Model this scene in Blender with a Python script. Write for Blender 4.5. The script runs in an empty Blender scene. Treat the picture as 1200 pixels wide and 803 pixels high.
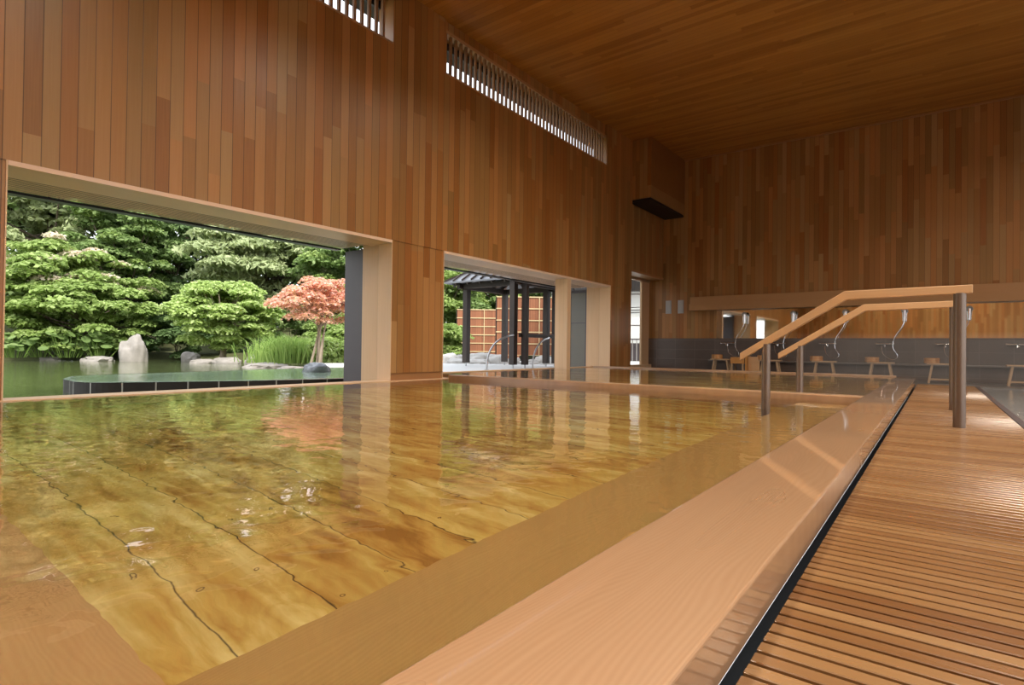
import bpy, bmesh, math, random
import numpy as np
from mathutils import Matrix, Vector, noise as mnoise
random.seed(7)
rng = np.random.default_rng(7)
scene = bpy.context.scene
COL = scene.collection

# ------------------------------------------------------------------ helpers
def link(o, parent=None):
    COL.objects.link(o)
    if parent is not None: o.parent = parent
    return o

def tag(o, label=None, cat=None, group=None, kind=None):
    if label: o['label'] = label
    if cat: o['category'] = cat
    if group: o['group'] = group
    if kind: o['kind'] = kind
    return o

def thing(name, label, cat, loc=(0, 0, 0), rz=0.0, group=None, kind=None):
    o = bpy.data.objects.new(name, None)
    o.empty_display_size = .1
    o.location = loc; o.rotation_euler = (0, 0, rz)
    link(o)
    return tag(o, label, cat, group, kind)

class MB:
    def __init__(s): s.bm = bmesh.new()
    def box(s, x0, x1, y0, y1, z0, z1):
        m = Matrix.Translation(((x0+x1)/2, (y0+y1)/2, (z0+z1)/2)) @ Matrix.Diagonal((abs(x1-x0), abs(y1-y0), abs(z1-z0), 1))
        bmesh.ops.create_cube(s.bm, size=1, matrix=m); return s
    def bar(s, p, q, w, h, up=(0, 0, 1)):
        p = Vector(p); q = Vector(q); d = q-p; L = d.length; d.normalize()
        u = Vector(up); x = d.cross(u).normalized(); z = x.cross(d).normalized()
        m = Matrix((x, d, z)).transposed().to_4x4(); m.translation = (p+q)/2
        bmesh.ops.create_cube(s.bm, size=1, matrix=m @ Matrix.Diagonal((w, L, h, 1))); return s
    def cyl(s, p, q, r, r2=None, n=24):
        p = Vector(p); q = Vector(q); d = q-p
        m = d.to_track_quat('Z', 'Y').to_matrix().to_4x4(); m.translation = (p+q)/2
        bmesh.ops.create_cone(s.bm, cap_ends=True, segments=n, radius1=r, radius2=r if r2 is None else r2, depth=d.length, matrix=m); return s
    def ring(s, c, rin, rout, z0, z1, n=32):
        vs = []
        for k in range(n):
            a = 2*math.pi*k/n; ca, sa = math.cos(a), math.sin(a)
            vs.append([s.bm.verts.new((c[0]+r*ca, c[1]+r*sa, z)) for r, z in ((rin, z0), (rout, z0), (rout, z1), (rin, z1))])
        for k in range(n):
            a, b = vs[k], vs[(k+1) % n]
            for i in range(4):
                j = (i+1) % 4; s.bm.faces.new((a[i], b[i], b[j], a[j]))
        return s
    def tube(s, pts, r, n=10):
        pts = [Vector(p) for p in pts]; rs = r if isinstance(r, (list, tuple)) else [r]*len(pts)
        rings = []; prev = None
        for i, p in enumerate(pts):
            t = (pts[min(i+1, len(pts)-1)]-pts[max(i-1, 0)]).normalized()
            if prev is None:
                x = t.orthogonal().normalized()
            else:
                x = (prev - t*prev.dot(t)).normalized()
            prev = x; y = t.cross(x)
            rings.append([s.bm.verts.new(p+(x*math.cos(2*math.pi*k/n)+y*math.sin(2*math.pi*k/n))*rs[i]) for k in range(n)])
        for a, b in zip(rings, rings[1:]):
            for k in range(n): s.bm.faces.new((a[k], a[(k+1) % n], b[(k+1) % n], b[k]))
        s.bm.faces.new(rings[0][::-1]); s.bm.faces.new(rings[-1]); return s
    def prism(s, poly, z0, z1):
        a = [s.bm.verts.new((x, y, z0)) for x, y in poly]; b = [s.bm.verts.new((x, y, z1)) for x, y in poly]
        s.bm.faces.new(a[::-1]); s.bm.faces.new(b)
        for i in range(len(poly)):
            j = (i+1) % len(poly); s.bm.faces.new((a[i], a[j], b[j], b[i]))
        return s
    def build(s, name, mat, parent=None, bevel=0, smooth=False, seg=2):
        bmesh.ops.recalc_face_normals(s.bm, faces=s.bm.faces)
        me = bpy.data.meshes.new(name); s.bm.to_mesh(me); s.bm.free()
        me.materials.append(mat)
        if smooth:
            me.polygons.foreach_set('use_smooth', [True]*len(me.polygons))
            try: me.set_sharp_from_angle(angle=math.radians(35))
            except Exception: pass
        o = bpy.data.objects.new(name, me); link(o, parent)
        if bevel:
            b = o.modifiers.new('bevel', 'BEVEL'); b.width = bevel; b.segments = seg; b.limit_method = 'ANGLE'
            b.harden_normals = False
        return o

def smooth_curve(pts, k=8):
    out = []
    P = [Vector(pts[0])]+[Vector(p) for p in pts]+[Vector(pts[-1])]
    for i in range(1, len(P)-2):
        for j in range(k):
            t = j/k; a, b, c, d = P[i-1:i+3]
            out.append(.5*((2*b)+(-a+c)*t+(2*a-5*b+4*c-d)*t*t+(-a+3*b-3*c+d)*t**3))
    out.append(P[-2]); return out

# ------------------------------------------------------------------ materials
def nt(name):
    m = bpy.data.materials.new(name); m.use_nodes = True
    t = m.node_tree; t.nodes.clear()
    o = t.nodes.new('ShaderNodeOutputMaterial')
    return m, t, o

class G:
    """tiny node-graph writer"""
    def __init__(s, t): s.t = t
    def n(s, typ, **kw):
        nd = s.t.nodes.new(typ)
        for k, v in kw.items(): setattr(nd, k, v)
        return nd
    def put(s, sock, v):
        if hasattr(v, 'links') or isinstance(v, bpy.types.NodeSocket): s.t.links.new(v, sock)
        elif v is not None: sock.default_value = v
    def m(s, op, a, b=None, c=None, clamp=False):
        nd = s.n('ShaderNodeMath', operation=op, use_clamp=clamp)
        s.put(nd.inputs[0], a)
        if b is not None: s.put(nd.inputs[1], b)
        if c is not None: s.put(nd.inputs[2], c)
        return nd.outputs[0]
    def xyz(s, x=0.0, y=0.0, z=0.0):
        nd = s.n('ShaderNodeCombineXYZ'); s.put(nd.inputs[0], x); s.put(nd.inputs[1], y); s.put(nd.inputs[2], z); return nd.outputs[0]
    def noise(s, vec, scale=1, detail=3, rough=.55, dist=0):
        nd = s.n('ShaderNodeTexNoise'); s.put(nd.inputs['Vector'], vec); nd.inputs['Scale'].default_value = scale
        nd.inputs['Detail'].default_value = detail; nd.inputs['Roughness'].default_value = rough; nd.inputs['Distortion'].default_value = dist
        return nd.outputs['Fac']
    def white(s, vec):
        nd = s.n('ShaderNodeTexWhiteNoise', noise_dimensions='3D'); s.put(nd.inputs['Vector'], vec); return nd.outputs['Value']
    def ramp(s, f, stops):
        nd = s.n('ShaderNodeValToRGB'); s.put(nd.inputs[0], f); e = nd.color_ramp.elements
        while len(e) < len(stops): e.new(.5)
        for el, (p, c) in zip(e, stops): el.position = p; el.color = (*c, 1)
        return nd.outputs[0]
    def mix(s, f, a, b, mode='MIX'):
        nd = s.n('ShaderNodeMix', data_type='RGBA', blend_type=mode)
        s.put(nd.inputs[0], f)
        s.put(nd.inputs[6], (*a, 1) if isinstance(a, tuple) and len(a) == 3 else a)
        s.put(nd.inputs[7], (*b, 1) if isinstance(b, tuple) and len(b) == 3 else b); return nd.outputs[2]
    def bump(s, h, strength=.3, dist=.01):
        nd = s.n('ShaderNodeBump'); nd.inputs['Strength'].default_value = strength; nd.inputs['Distance'].default_value = dist
        s.put(nd.inputs['Height'], h); return nd.outputs[0]
    def pos(s):
        g = s.n('ShaderNodeTexCoord'); sp = s.n('ShaderNodeSeparateXYZ'); s.t.links.new(g.outputs['Object'], sp.inputs[0])
        return g.outputs['Object'], sp.outputs

def principled(g, out, color, rough=.5, normal=None, coat=0, coat_rough=.1, metallic=0, spec=.5):
    p = g.n('ShaderNodeBsdfPrincipled')
    g.put(p.inputs['Base Color'], (*color, 1) if isinstance(color, tuple) else color)
    g.put(p.inputs['Roughness'], rough); p.inputs['Metallic'].default_value = metallic
    p.inputs['Specular IOR Level'].default_value = spec
    p.inputs['Coat Weight'].default_value = coat; p.inputs['Coat Roughness'].default_value = coat_rough
    if normal is not None: g.put(p.inputs['Normal'], normal)
    g.t.links.new(p.outputs[0], out.inputs[0]); return p

def simple(name, color, rough=.5, metallic=0, coat=0, spec=.5, nscale=0, namp=.15, bump=0):
    m, t, o = nt(name); g = G(t); c = color; nrm = None
    if nscale:
        v, _ = g.pos(); f = g.noise(v, nscale, 4)
        c = g.mix(f, tuple(x*(1-namp) for x in color), tuple(min(1, x*(1+namp)) for x in color))
        if bump: nrm = g.bump(f, bump, .02)
    principled(g, o, c, rough, nrm, coat=coat, metallic=metallic, spec=spec); return m

def wood(name, stops, long='Z', across='Y', bw=.142, bl=2.0, seam=.035, rough=.45, coat=0, off=0.0, grain=.35,
         figure=.0, endj=True, spec=.4, coat_rough=.12, seamcol=.25, bumpy=.25, wob=0.0, fig_scale=1.0, mottle=0):
    """boards: stops = ramp of board tones; long axis / across axis are world axes"""
    m, t, o = nt(name); g = G(t); v, sp = g.pos(); ax = {'X': sp[0], 'Y': sp[1], 'Z': sp[2]}
    L, A = ax[long], ax[across]; T = ax[[k for k in 'XYZ' if k not in (long, across)][0]]
    if wob:
        wn = g.noise(g.xyz(g.m('MULTIPLY', L, 2.5), 0.0, 3.1), 1.0, 2); A = g.m('ADD', A, g.m('MULTIPLY', g.m('SUBTRACT', wn, .5), wob))
    if bw:
        u = g.m('DIVIDE', g.m('SUBTRACT', A, off), bw); idn = g.m('FLOOR', u); fr = g.m('SUBTRACT', u, idn)
        r1 = g.white(g.xyz(idn, 1.3, 7.7))
        l2 = g.m('ADD', g.m('DIVIDE', L, bl), g.m('MULTIPLY', r1, 13.0)) if endj else r1
        id2 = g.m('FLOOR', l2); r2 = g.white(g.xyz(idn, id2, 2.0)); r3 = g.white(g.xyz(id2, idn, 9.0))
        edge = g.m('MINIMUM', fr, g.m('SUBTRACT', 1.0, fr))
        sm = g.m('SMOOTHSTEP', 0, 0) if False else g.m('DIVIDE', g.m('MINIMUM', edge, seam), seam)
    else:
        idn = 0.0; r2 = g.noise(g.xyz(g.m('MULTIPLY', L, .4), g.m('MULTIPLY', A, 1.5), T), 1.0, 2); r3 = .5; sm = None
    gv = g.xyz(g.m('ADD', g.m('MULTIPLY', A, 60.0), g.m('MULTIPLY', r2 if bw else .3, 40.0)), g.m('ADD', g.m('MULTIPLY', L, 1.6), g.m('MULTIPLY', r3, 20.0) if bw else 0.0), g.m('MULTIPLY', T, 60.0))
    gn = g.noise(gv, 1.0, 3, .6)
    # cathedral figure
    fv = g.xyz(g.m('ADD', g.m('MULTIPLY', A, 5.0*fig_scale), g.m('MULTIPLY', r2 if bw else .3, 31.0)), g.m('MULTIPLY', L, .9*fig_scale), g.m('MULTIPLY', T, 5.0*fig_scale))
    f0 = g.noise(fv, 1.0, 2, .5); f1 = g.m('FRACT', g.m('MULTIPLY', f0, 9.0)); f1 = g.m('ABSOLUTE', g.m('SUBTRACT', f1, .5))
    if not bw and figure:
        wv = g.m('SINE', g.m('ADD', g.m('MULTIPLY', A, 560.0), g.m('MULTIPLY', g.noise(g.xyz(g.m('MULTIPLY', A, 4.0), g.m('MULTIPLY', L, .55), 0.0), 1.0, 2, .4), 210.0)))
        f1 = g.m('ADD', .25, g.m('MULTIPLY', wv, .13))
    tone = g.m('ADD', g.m('MULTIPLY', r2, 1-grain-figure), g.m('ADD', g.m('MULTIPLY', gn, grain), g.m('MULTIPLY', g.m('MULTIPLY', f1, 2.0), figure)), clamp=True)
    if bw and stops is HINOKI:
        hue = g.mix(r3, (1.08, .90, .72), (.95, 1.05, 1.08))
        hv = hue
    if mottle:
        mn = g.noise(g.xyz(g.m('MULTIPLY', L, 1.1), g.m('MULTIPLY', A, 3.2), 0.0), 1.6, 4, .6, .8)
        tone = g.m('ADD', tone, g.m('MULTIPLY', g.m('SUBTRACT', mn, .5), mottle), clamp=True)
    c = g.ramp(tone, stops)
    if bw and stops is HINOKI: c = g.mix(1.0, c, hv, 'MULTIPLY')
    h = gn
    if sm is not None:
        c = g.mix(g.m('ADD', g.m('MULTIPLY', sm, 1-seamcol), seamcol), (.02, .008, .004), c)
        if mottle:
            da = g.m('MULTIPLY', g.m('SUBTRACT', g.m('ABSOLUTE', g.m('SUBTRACT', fr, .5)), .3), bw)
            lf = g.m('FRACT', g.m('ADD', g.m('DIVIDE', L, .9), g.m('MULTIPLY', r1, 5.0))); dl = g.m('MULTIPLY', g.m('SUBTRACT', lf, .5), .9)
            dd = g.m('SQRT', g.m('ADD', g.m('MULTIPLY', da, da), g.m('MULTIPLY', dl, dl)))
            ringf = g.m('MULTIPLY', g.m('LESS_THAN', dd, .011), g.m('GREATER_THAN', dd, .006))
            c = g.mix(g.m('MULTIPLY', ringf, .8), c, (.08, .035, .01))
        h = g.m('ADD', g.m('MULTIPLY', gn, .06), sm)
    nrm = g.bump(h, bumpy, .004)
    rr = g.m('ADD', rough-.08, g.m('MULTIPLY', f0, .16))
    principled(g, o, c, rr, nrm, coat=coat, coat_rough=coat_rough, spec=spec); return m

HINOKI = [(0, (.225, .088, .020)), (.3, (.31, .142, .040)), (.55, (.36, .177, .057)), (.85, (.42, .222, .082)), (1, (.50, .29, .125))]
CEIL = [(0, (.31, .12, .018)), (.4, (.42, .18, .032)), (1, (.55, .27, .06))]  # wall board tones lightened in place of missing up light
LIGHTW = [(0, (.56, .34, .175)), (.5, (.66, .435, .25)), (1, (.76, .54, .335))]
RIMW = [(0, (.27, .14, .07)), (.45, (.41, .245, .135)), (1, (.52, .34, .205))]
M = {}
M['wall_l'] = wood('cedar_boards_left', HINOKI, 'Z', 'Y', .142, 2.3, .04, .38, off=1.278, seamcol=.12, coat=.15, coat_rough=.3)
M['wall_f'] = wood('cedar_boards_far', HINOKI, 'Z', 'X', .118, 1.6, .035, .42)
M['ceil'] = wood('ceiling_boards', CEIL, 'X', 'Y', .11, 2.4, .04, .45, seamcol=.45)
M['trimY'] = wood('trim_along_wall', [(0, (.36, .18, .07)), (1, (.52, .31, .15))], 'Y', 'X', 0, 2, rough=.45)
M['trimX'] = wood('trim_across', [(0, (.30, .13, .045)), (1, (.42, .21, .085))], 'X', 'Z', 0, 2, rough=.4)
M['valance'] = wood('valance_wood', [(0, (.36, .18, .07)), (1, (.50, .28, .125))], 'X', 'Z', 0, 2, rough=.4, figure=.2)
M['trimZ'] = wood('lattice_fins', [(0, (.24, .115, .045)), (1, (.36, .19, .085))], 'Z', 'Y', 0, 2, rough=.5)
M['reveal'] = wood('pale_jamb_boards', LIGHTW, 'Z', 'X', .115, 5, .02, .5, off=-7.27, seamcol=.6, endj=False)
M['reveal_plain'] = wood('pale_jamb', LIGHTW, 'Z', 'X', .36, 5, .008, .5, off=-7.265, seamcol=.5, endj=False, grain=.5)
M['rim'] = wood('bath_rim_wood', RIMW, 'Y', 'X', 0, 2, rough=.3, coat=1.0, coat_rough=.04, grain=.3, figure=.28, fig_scale=.7, bumpy=.05)
M['rimX'] = wood('bath_rim_wood_cross', RIMW, 'X', 'Y', 0, 2, rough=.3, coat=.35, coat_rough=.08, grain=.35, figure=.2)
M['soffit'] = wood('brightened_soffit_wood', [(0, (.68, .47, .33)), (1, (.85, .64, .48))], 'Y', 'X', 0, 2, rough=.4)  # wood paled in its colour to stand in for light from below
M['sill'] = wood('pale_sill', LIGHTW, 'Y', 'X', 0, 2, rough=.4)
M['rail'] = wood('handrail_wood', [(0, (.50, .27, .12)), (.5, (.60, .36, .18)), (1, (.69, .45, .25))], 'X', 'Z', 0, 2, rough=.4)
UNDER = [(0, (.32, .15, .025)), (.3, (.50, .30, .07)), (.6, (.62, .45, .14)), (1, (.78, .68, .33))]
M['bath_floor'] = wood('bath_floor_boards', UNDER, 'X', 'Y', .355, 9, .014, .6, off=.222, grain=.3, figure=.35, endj=False, seamcol=.05, fig_scale=.55, bumpy=.1, mottle=1.8)
M['bench'] = wood('bath_bench_boards', [(0, (.36, .21, .08)), (.5, (.47, .30, .12)), (1, (.58, .40, .18))], 'Y', 'X', 0, 3, rough=.6, figure=.25, grain=.3, bumpy=.05)
M['benchX'] = wood('bath_bench_boards_cross', [(0, (.46, .27, .12)), (.5, (.58, .37, .19)), (1, (.68, .48, .28))], 'X', 'Y', 0, 3, rough=.6, figure=.2, grain=.3, bumpy=.05)
M['slat'] = wood('walkway_slats', [(0, (.15, .06, .018)), (.35, (.22, .105, .036)), (.7, (.28, .15, .058)), (1, (.36, .21, .09))], 'X', 'Y', .0503, 9, .001, .28, off=-.0052, grain=.3, endj=False, coat=.5, coat_rough=.18, bumpy=.06, seamcol=1)
M['stool'] = wood('pale_stool_wood', [(0, (.38, .24, .13)), (1, (.55, .38, .23))], 'X', 'Z', 0, 2, rough=.5)
M['basin'] = wood('basin_staves', [(0, (.42, .17, .045)), (1, (.62, .30, .10))], 'Z', 'X', .02, 2, .06, .45, endj=False, seamcol=.5)
M['amber'] = wood('amber_wood', [(0, (.42, .17, .035)), (1, (.60, .29, .08))], 'Z', 'X', 0, 2, rough=.4)
M['dark_metal'] = simple('dark_door_frame', (.075, .06, .065), .5, nscale=3)
M['black'] = simple('black_frame', (.012, .011, .011), .4, nscale=5)
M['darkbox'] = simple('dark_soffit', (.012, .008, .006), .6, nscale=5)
M['gap_shade'] = simple('gap_shade_dark', (.015, .012, .01), .6, nscale=5)  # near-black colour stands in for shade under the slats and rim
M['post_metal'] = simple('bronzed_steel', (.20, .145, .11), .36, metallic=.55, nscale=8)
M['chrome'] = simple('chrome', (.75, .75, .76), .16, metallic=1, nscale=8, namp=.03)
M['steel'] = simple('stainless_steel', (.42, .42, .43), .3, metallic=.9, nscale=6)
M['white_plastic'] = simple('grey_plate', (.42, .40, .38), .45, nscale=5, namp=.04)
M['dark_timber'] = wood('dark_timber', [(0, (.022, .014, .011)), (1, (.05, .034, .026))], 'Z', 'X', 0, 2, rough=.55)
M['roof_metal'] = simple('roof_metal', (.17, .17, .18), .33, metallic=.6, nscale=5)
M['deck'] = simple('white_coping', (.62, .61, .59), .7, nscale=6, namp=.06)
M['white_rock'] = simple('white_boulder', (.48, .455, .42), .85, nscale=3.5, namp=.30, bump=.6)
M['rock'] = simple('grey_boulder', (.30, .265, .235), .85, nscale=3.2, namp=.42, bump=.8)
M['bldg'] = simple('white_render', (.66, .66, .64), .8, nscale=2, namp=.03)
M['bark'] = simple('bark', (.115, .085, .06), .9, nscale=9, namp=.35, bump=.5)
M['bark_pale'] = simple('pale_bark', (.28, .22, .16), .9, nscale=9, namp=.3, bump=.5)
M['soil'] = simple('mossy_bank', (.095, .10, .035), .95, nscale=1.3, namp=.5)
M['hill'] = simple('hillside', (.03, .05, .014), .95, nscale=.6, namp=.5)
M['sand'] = simple('pale_sand', (.75, .72, .66), .9, nscale=12, namp=.08)
M['batten'] = simple('bamboo_batten', (.62, .47, .25), .6, nscale=5)

def tile_mat(name, c1, c2, grout, w, h, ax=('X', 'Z'), off=(0, 0), g_w=.01, rough=.3, coat=0, wet=.5):
    m, t, o = nt(name); g = G(t); v, sp = g.pos(); d = {'X': sp[0], 'Y': sp[1], 'Z': sp[2]}
    u = g.m('DIVIDE', g.m('SUBTRACT', d[ax[0]], off[0]), w); w_ = g.m('DIVIDE', g.m('SUBTRACT', d[ax[1]], off[1]), h)
    iu, iv = g.m('FLOOR', u), g.m('FLOOR', w_); fu, fv = g.m('SUBTRACT', u, iu), g.m('SUBTRACT', w_, iv)
    eu = g.m('MULTIPLY', g.m('MINIMUM', fu, g.m('SUBTRACT', 1.0, fu)), w); ev = g.m('MULTIPLY', g.m('MINIMUM', fv, g.m('SUBTRACT', 1.0, fv)), h)
    e = g.m('LESS_THAN', g.m('MINIMUM', eu, ev), g_w/2)
    r = g.white(g.xyz(iu, iv, 3.0)); n = g.noise(v, 7, 4)
    c = g.mix(g.m('ADD', g.m('MULTIPLY', r, .5), g.m('MULTIPLY', n, .5)), c1, c2)
    c = g.mix(e, c, grout)
    principled(g, o, c, rough, g.bump(n, .15, .004), coat=coat); return m
M['dado'] = tile_mat('dark_stone_tile', (.082, .058, .047), (.135, .10, .082), (.21, .17, .145), .62, .30, ('X', 'Z'), (.2, .02), .006, .38)
M['stone_floor'] = tile_mat('grey_stone_floor', (.12, .11, .105), (.19, .18, .175), (.09, .085, .08), .6, .6, ('X', 'Y'), (0, 0), .008, .3)
M['pale_stone'] = tile_mat('pale_stone_floor', (.30, .30, .29), (.40, .40, .385), (.2, .2, .19), .6, .6, ('X', 'Y'), (0, 0), .008, .4)
M['tub_tile'] = None

def tub_tile():
    m, t, o = nt('black_tub_tile'); g = G(t)
    uv = g.n('ShaderNodeUVMap'); sp = g.n('ShaderNodeSeparateXYZ'); t.links.new(uv.outputs[0], sp.inputs[0])
    u = sp.outputs[0]; fu = g.m('FRACT', u); e = g.m('LESS_THAN', g.m('MINIMUM', fu, g.m('SUBTRACT', 1.0, fu)), .022)
    v, _ = g.pos(); n = g.noise(v, 3, 3)
    c = g.mix(n, (.018, .016, .014), (.05, .042, .036)); c = g.mix(e, c, (.42, .40, .36))
    principled(g, o, c, .6, spec=.2); return m
M['tub_tile'] = tub_tile()

def leaf_mat(name, stops, trans=.45, rough=.55):
    m, t, o = nt(name); g = G(t)
    gi = g.n('ShaderNodeNewGeometry'); v, _ = g.pos(); n = g.noise(v, .9, 2)
    f = g.m('ADD', g.m('MULTIPLY', gi.outputs['Random Per Island'], .6), g.m('MULTIPLY', n, .4))
    c = g.ramp(f, stops)
    p = g.n('ShaderNodeBsdfPrincipled'); g.put(p.inputs['Base Color'], c); p.inputs['Roughness'].default_value = rough
    p.inputs['Specular IOR Level'].default_value = .25
    tr = g.n('ShaderNodeBsdfTranslucent'); g.put(tr.inputs[0], c)
    mx = g.n('ShaderNodeMixShader'); mx.inputs[0].default_value = trans
    t.links.new(p.outputs[0], mx.inputs[1]); t.links.new(tr.outputs[0], mx.inputs[2]); t.links.new(mx.outputs[0], o.inputs[0])
    return m
LEAF = {
 'fresh': leaf_mat('fresh_green_leaves', [(0, (.16, .24, .05)), (.5, (.32, .43, .12)), (1, (.56, .64, .27))]),
 'lime': leaf_mat('lime_green_leaves', [(0, (.26, .37, .08)), (.5, (.46, .58, .19)), (1, (.68, .76, .38))]),
 'mid': leaf_mat('mid_green_leaves', [(0, (.12, .19, .055)), (.5, (.24, .34, .11)), (1, (.42, .52, .23))]),
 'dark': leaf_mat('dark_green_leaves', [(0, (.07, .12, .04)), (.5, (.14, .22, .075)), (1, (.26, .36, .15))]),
 'pine': leaf_mat('grey_green_needles', [(0, (.20, .25, .11)), (.5, (.40, .46, .22)), (1, (.60, .64, .37))], .3),
 'pink': leaf_mat('pink_maple_leaves', [(0, (.50, .42, .16)), (.3, (.74, .46, .26)), (.6, (.88, .50, .40)), (1, (.97, .74, .64))]),
 'blossom': leaf_mat('cream_blossom', [(0, (.62, .55, .33)), (.5, (.80, .70, .55)), (1, (.85, .62, .52))]),
 'grass': leaf_mat('tall_grass_blades', [(0, (.16, .28, .05)), (1, (.42, .55, .16))]),
}

def water_mat(name, tint, bs=.12, s1=5.0, s2=22.0, rough=0.0, stretch=1.0):
    m, t, o = nt(name); g = G(t); v, sp = g.pos()
    vv = g.xyz(sp[0], g.m('MULTIPLY', sp[1], stretch), 0.0)
    a = g.noise(vv, s1, 1, .5, .4); b = g.noise(vv, s2, 1, .5, .3); c = g.noise(vv, 1.2, 1)
    h = g.m('ADD', g.m('MULTIPLY', a, .75), g.m('ADD', g.m('MULTIPLY', b, .06), g.m('MULTIPLY', c, .8)))
    nrm = g.bump(h, bs, .05)
    fr = g.n('ShaderNodeFresnel'); fr.inputs[0].default_value = 1.333; g.put(fr.inputs['Normal'], nrm)
    gl = g.n('ShaderNodeBsdfGlossy'); gl.inputs['Roughness'].default_value = rough; g.put(gl.inputs['Normal'], nrm); gl.inputs[0].default_value = (1, 1, 1, 1)
    rf = g.n('ShaderNodeBsdfRefraction'); rf.inputs['IOR'].default_value = 1.333; rf.inputs['Roughness'].default_value = 0; rf.inputs[0].default_value = (*tint, 1); g.put(rf.inputs['Normal'], nrm)
    mx = g.n('ShaderNodeMixShader'); t.links.new(fr.outputs[0], mx.inputs[0]); t.links.new(rf.outputs[0], mx.inputs[1]); t.links.new(gl.outputs[0], mx.inputs[2])
    t.links.new(mx.outputs[0], o.inputs[0]); return m
M['water'] = water_mat('clear_bath_water', (.995, .975, .87), .075, 7.0, 18.0)
M['water2'] = water_mat('still_bath_water', (.93, .90, .84), .07)

def pond_mat(name, col, bs, sc, rough=.03):
    m, t, o = nt(name); g = G(t); v, sp = g.pos()
    a = g.noise(v, sc, 3, .55, .3); n = g.noise(v, .5, 2)
    principled(g, o, g.mix(n, tuple(x*.7 for x in col), tuple(x*1.25 for x in col)), rough, g.bump(a, bs, .06), spec=.6); return m
M['pond'] = pond_mat('green_pond_water', (.10, .12, .045), .22, 4.0)
M['tub_water'] = pond_mat('green_tub_water', (.30, .38, .27), .12, 6.0)

M['sheen_water'] = pond_mat('pale_sheen_water', (.33, .34, .34), .10, 5.0, .06)  # pale base colour stands in for bright reflection and steam on the water
def mirror_mat():
    m, t, o = nt('mirror_glass'); g = G(t); v, _ = g.pos()
    gl = g.n('ShaderNodeBsdfGlossy'); gl.inputs[0].default_value = (.78, .77, .74, 1); g.put(gl.inputs['Roughness'], g.m('MULTIPLY', g.noise(v, 1.5, 2), .05))
    t.links.new(gl.outputs[0], o.inputs[0]); return m
M['mirror'] = mirror_mat()

def glass_mat():
    m, t, o = nt('window_glass'); g = G(t)
    fr = g.n('ShaderNodeFresnel'); fr.inputs[0].default_value = 1.5
    gl = g.n('ShaderNodeBsdfGlossy'); gl.inputs['Roughness'].default_value = .01
    tr = g.n('ShaderNodeBsdfTransparent'); v, _ = g.pos(); c = g.mix(g.noise(v, .5, 1), (.86, .88, .86), (.90, .91, .89)); g.put(tr.inputs[0], c)
    mx = g.n('ShaderNodeMixShader'); t.links.new(fr.outputs[0], mx.inputs[0]); t.links.new(tr.outputs[0], mx.inputs[1]); t.links.new(gl.outputs[0], mx.inputs[2])
    t.links.new(mx.outputs[0], o.inputs[0]); return m
M['glass'] = glass_mat()
M['fence'] = wood('red_cedar_fence', [(0, (.21, .075, .035)), (1, (.33, .13, .06))], 'Z', 'X', .09, 3, .06, .7, endj=False)
M['lamp'] = None
def emis(name, col, s):
    m, t, o = nt(name); g = G(t); e = g.n('ShaderNodeEmission'); e.inputs[0].default_value = (*col, 1); e.inputs[1].default_value = s
    t.links.new(e.outputs[0], o.inputs[0]); return m
M['lamp'] = emis('lamp_lens', (1, .82, .62), 12)

# ------------------------------------------------------------------ room shell
W = -6.936; XO = -7.66           # inner wall face, outer face of the wall boards
YB, XR, YF = -4.0, 6.0, 17.4     # back, right, far walls
Y1, Y1b, Y2, Y2b, Y3, YE = 1.32, 5.966, 7.15, 11.321, 13.507, 14.8
HD = 2.3
def cz(y): return 6.38+.02*(y-6)

def struct(name, mb, mat, parent=None, **k):
    o = mb.build(name, mat, parent, **k)
    if parent is None: o['kind'] = 'structure'
    return o

# upper facade boards (openings are cut by composing boxes)
CS, CT = 5.46, 6.18
wl = MB()
wl.box(W-.36, W, YB, YE, HD, CS)
wl.box(W-.36, W, YB, -3.2, CS, 7.0); wl.box(W-.36, W, Y1b-.03, Y2-.01, CS, 7.0); wl.box(W-.36, W, 13.22, YE, CS, 7.0)
wl_o = struct('wall_left', wl, M['wall_l'])
struct('panel', MB().box(XO+.02, W-.012, Y1b+.012, Y2, .17, HD), M['wall_l'], wl_o)
struct('panel', MB().box(XO+.02, W-.012, Y3+.012, YE, .05, HD), M['wall_l'], wl_o)
struct('panel', MB().box(XO+.02, W-.012, YB, Y1-.012, .05, HD), M['wall_l'], wl_o)
struct('panel_base', MB().box(XO+.03, W-.03, Y1b+.012, Y2-.01, .03, .168), M['trimX'], wl_o)
# recess wall behind the corner block
wr = MB().box(-7.45, -7.06, YE, YF+.2, 2.93, 7.0)
struct('wall_recess', wr, M['wall_l'])
struct('trim_10', MB().box(-7.56, -7.045, YE, YF, 2.86, 2.93), M['trimY'], None)
# jamb boards of the openings
def jamb(n, y, y2, lo=-.04):
    struct(n, MB().box(-7.27, W, y, y2, lo, HD), M['reveal_plain'])
    struct(n.replace('trim_', 'trim_1'), MB().box(XO, -7.272, y, y2, lo, HD), M['reveal_plain'])
jamb('trim_1', Y1b, Y1b+.012); jamb('trim_2', Y3, Y3+.012); jamb('trim_3', Y1-.012, Y1); jamb('trim_4', Y2, Y2+.012)
# head trims and slatted soffits above the openings
def head(n, y0, y1):
    o = struct(n, MB().box(-7.44, W+.006, y0, y1, HD-.045, HD), M['soffit'])
    s = MB()
    for k in range(10): s.box(-7.530-k*.075, -7.490-k*.075, y0, y1, HD-.016, HD-.012)
    s.build('soffit_slats', M['soffit'], o)
    MB().box(-8.35, -7.44, y0, y1, HD+.05, HD+.1).build('slat_gap_shade', M['darkbox'], o)  # near-black backing puts the shade between the slats into colour
    MB().box(-8.40, -8.26, y0, y1, HD-.04, HD-.012).build('track', M['black'], o)
head('trim_5', Y1, Y1b); head('trim_6', Y2, Y3)
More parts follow.
